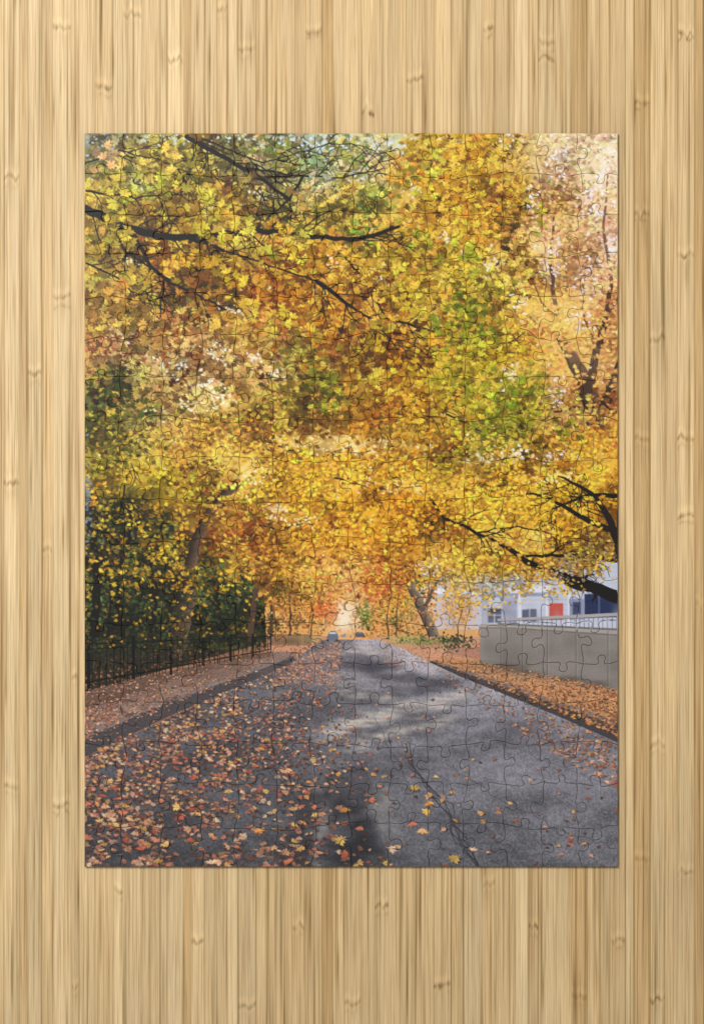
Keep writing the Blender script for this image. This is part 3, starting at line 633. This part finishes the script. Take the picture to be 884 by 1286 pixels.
for j in range(NY):
    for i in range(NX):
        out=np.vstack([HE[j][i][:-1],VE[j][i+1][:-1],HE[j+1][i][::-1][:-1],VE[j][i][::-1][:-1]])
        P=np.stack([out[:,0],-out[:,1]],1)[::-1]
        n=len(P)
        top=inset(P,.86); md=inset(P,.30); lo=inset(P,.13)
        x0,y0=top.min(0); x1,y1=top.max(0)
        ax=np.arange(math.floor(x0/h)*h,x1,h); ay=np.arange(math.floor(y0/h)*h,y1,h)
        qx,qy=[v.ravel() for v in np.meshgrid(ax,ay)]
        ins=pip(qx,qy,top); qx=qx[ins]; qy=qy[ins]
        dmin=np.full(len(qx),9e9)
        for k in range(n):
            a_=top[k]; v=top[(k+1)%n]-a_; t=np.clip(((qx-a_[0])*v[0]+(qy-a_[1])*v[1])/(v@v),0,1)
            dmin=np.minimum(dmin,(qx-a_[0]-t*v[0])**2+(qy-a_[1]-t*v[1])**2)
        ok=dmin>(.5*h)**2; q=np.stack([qx[ok],qy[ok]],1)
        ctr=P.mean(0)
        inp=[Vector(v) for v in (np.vstack([top,q])-ctr).tolist()]
        rv,re,rf,ov,oe,of=delaunay_2d_cdt(inp,[],[list(range(n))],1,1e-5)
        rv=np.array([(v.x,v.y) for v in rv])+ctr
        inv={}
        for a,l in enumerate(ov):
            for b in l: inv[b]=a
        ring=[inv[k] for k in range(n)]
        nt_=len(rv)
        XY=np.vstack([rv,md,lo,lo]); Z=np.concatenate([np.full(nt_,TH),np.full(n,TH-.00014),np.full(n,TH-.00048),np.zeros(n)])
        colr=sample(XY[:,0],-XY[:,1]); colr[nt_+n:]=card
        F=[list(f) for f in rf]
        r_=[ring,[nt_+k for k in range(n)],[nt_+n+k for k in range(n)],[nt_+2*n+k for k in range(n)]]
        for a in range(3):
            for k in range(n):
                k2=(k+1)%n; F.append([r_[a][k],r_[a+1][k],r_[a+1][k2],r_[a][k2]])
        Vv=np.stack([(XY[:,0]-442)*PX-ox,(XY[:,1]+643)*PX-oy,Z],1)
        area=.5*abs(np.dot(P[:,0],np.roll(P[:,1],-1))-np.dot(P[:,1],np.roll(P[:,0],-1)))
        pieces.append((area,Vv,F,colr))
print('CUT',time.time()-T0)
order=sorted(range(len(pieces)),key=lambda k:-pieces[k][0])
for k in sorted(order[:100]):
    a,Vv,F,cc=pieces[k]; build('puzzle_piece',Vv.tolist(),F,cc,mp,root)
off=0; VV=[];FF=[];CC=[]
for k in sorted(order[100:]):
    a,Vv,F,cc=pieces[k]; VV.append(Vv); CC.append(cc); FF.extend([[v+off for v in f] for f in F]); off+=len(Vv)
rest=build('puzzle_piece',np.vstack(VV).tolist(),FF,np.vstack(CC),mp,root); rest['kind']='stuff'
print('PIECES',time.time()-T0, off)

# ------------------------------------------------------------------ light, camera
w=bpy.data.worlds.new('World'); scene.world=w; w.use_nodes=True
w.node_tree.nodes['Background'].inputs[0].default_value=(.97,.98,1,1); w.node_tree.nodes['Background'].inputs[1].default_value=.36
ld=bpy.data.lights.new('softbox_light','AREA'); ld.shape='SQUARE'; ld.size=.6; ld.energy=30; ld.color=(1,.985,.96)
lo_=bpy.data.objects.new('softbox_light',ld); C.objects.link(lo_); lo_.location=(-.75,.85,1.6)
lo_.rotation_euler=(Vector((0,0,0))-lo_.location).to_track_quat('-Z','Y').to_euler()
cam=bpy.data.cameras.new('Camera'); co=bpy.data.objects.new('Camera',cam); C.objects.link(co)
co.location=(0,0,1.2); cam.sensor_width=36; cam.lens=36*1.2/(1286*PX); cam.clip_start=.01; cam.clip_end=100
scene.camera=co
scene.view_settings.view_transform='Standard'; scene.view_settings.look='None'; scene.view_settings.exposure=0
print('DONE',time.time()-T0)
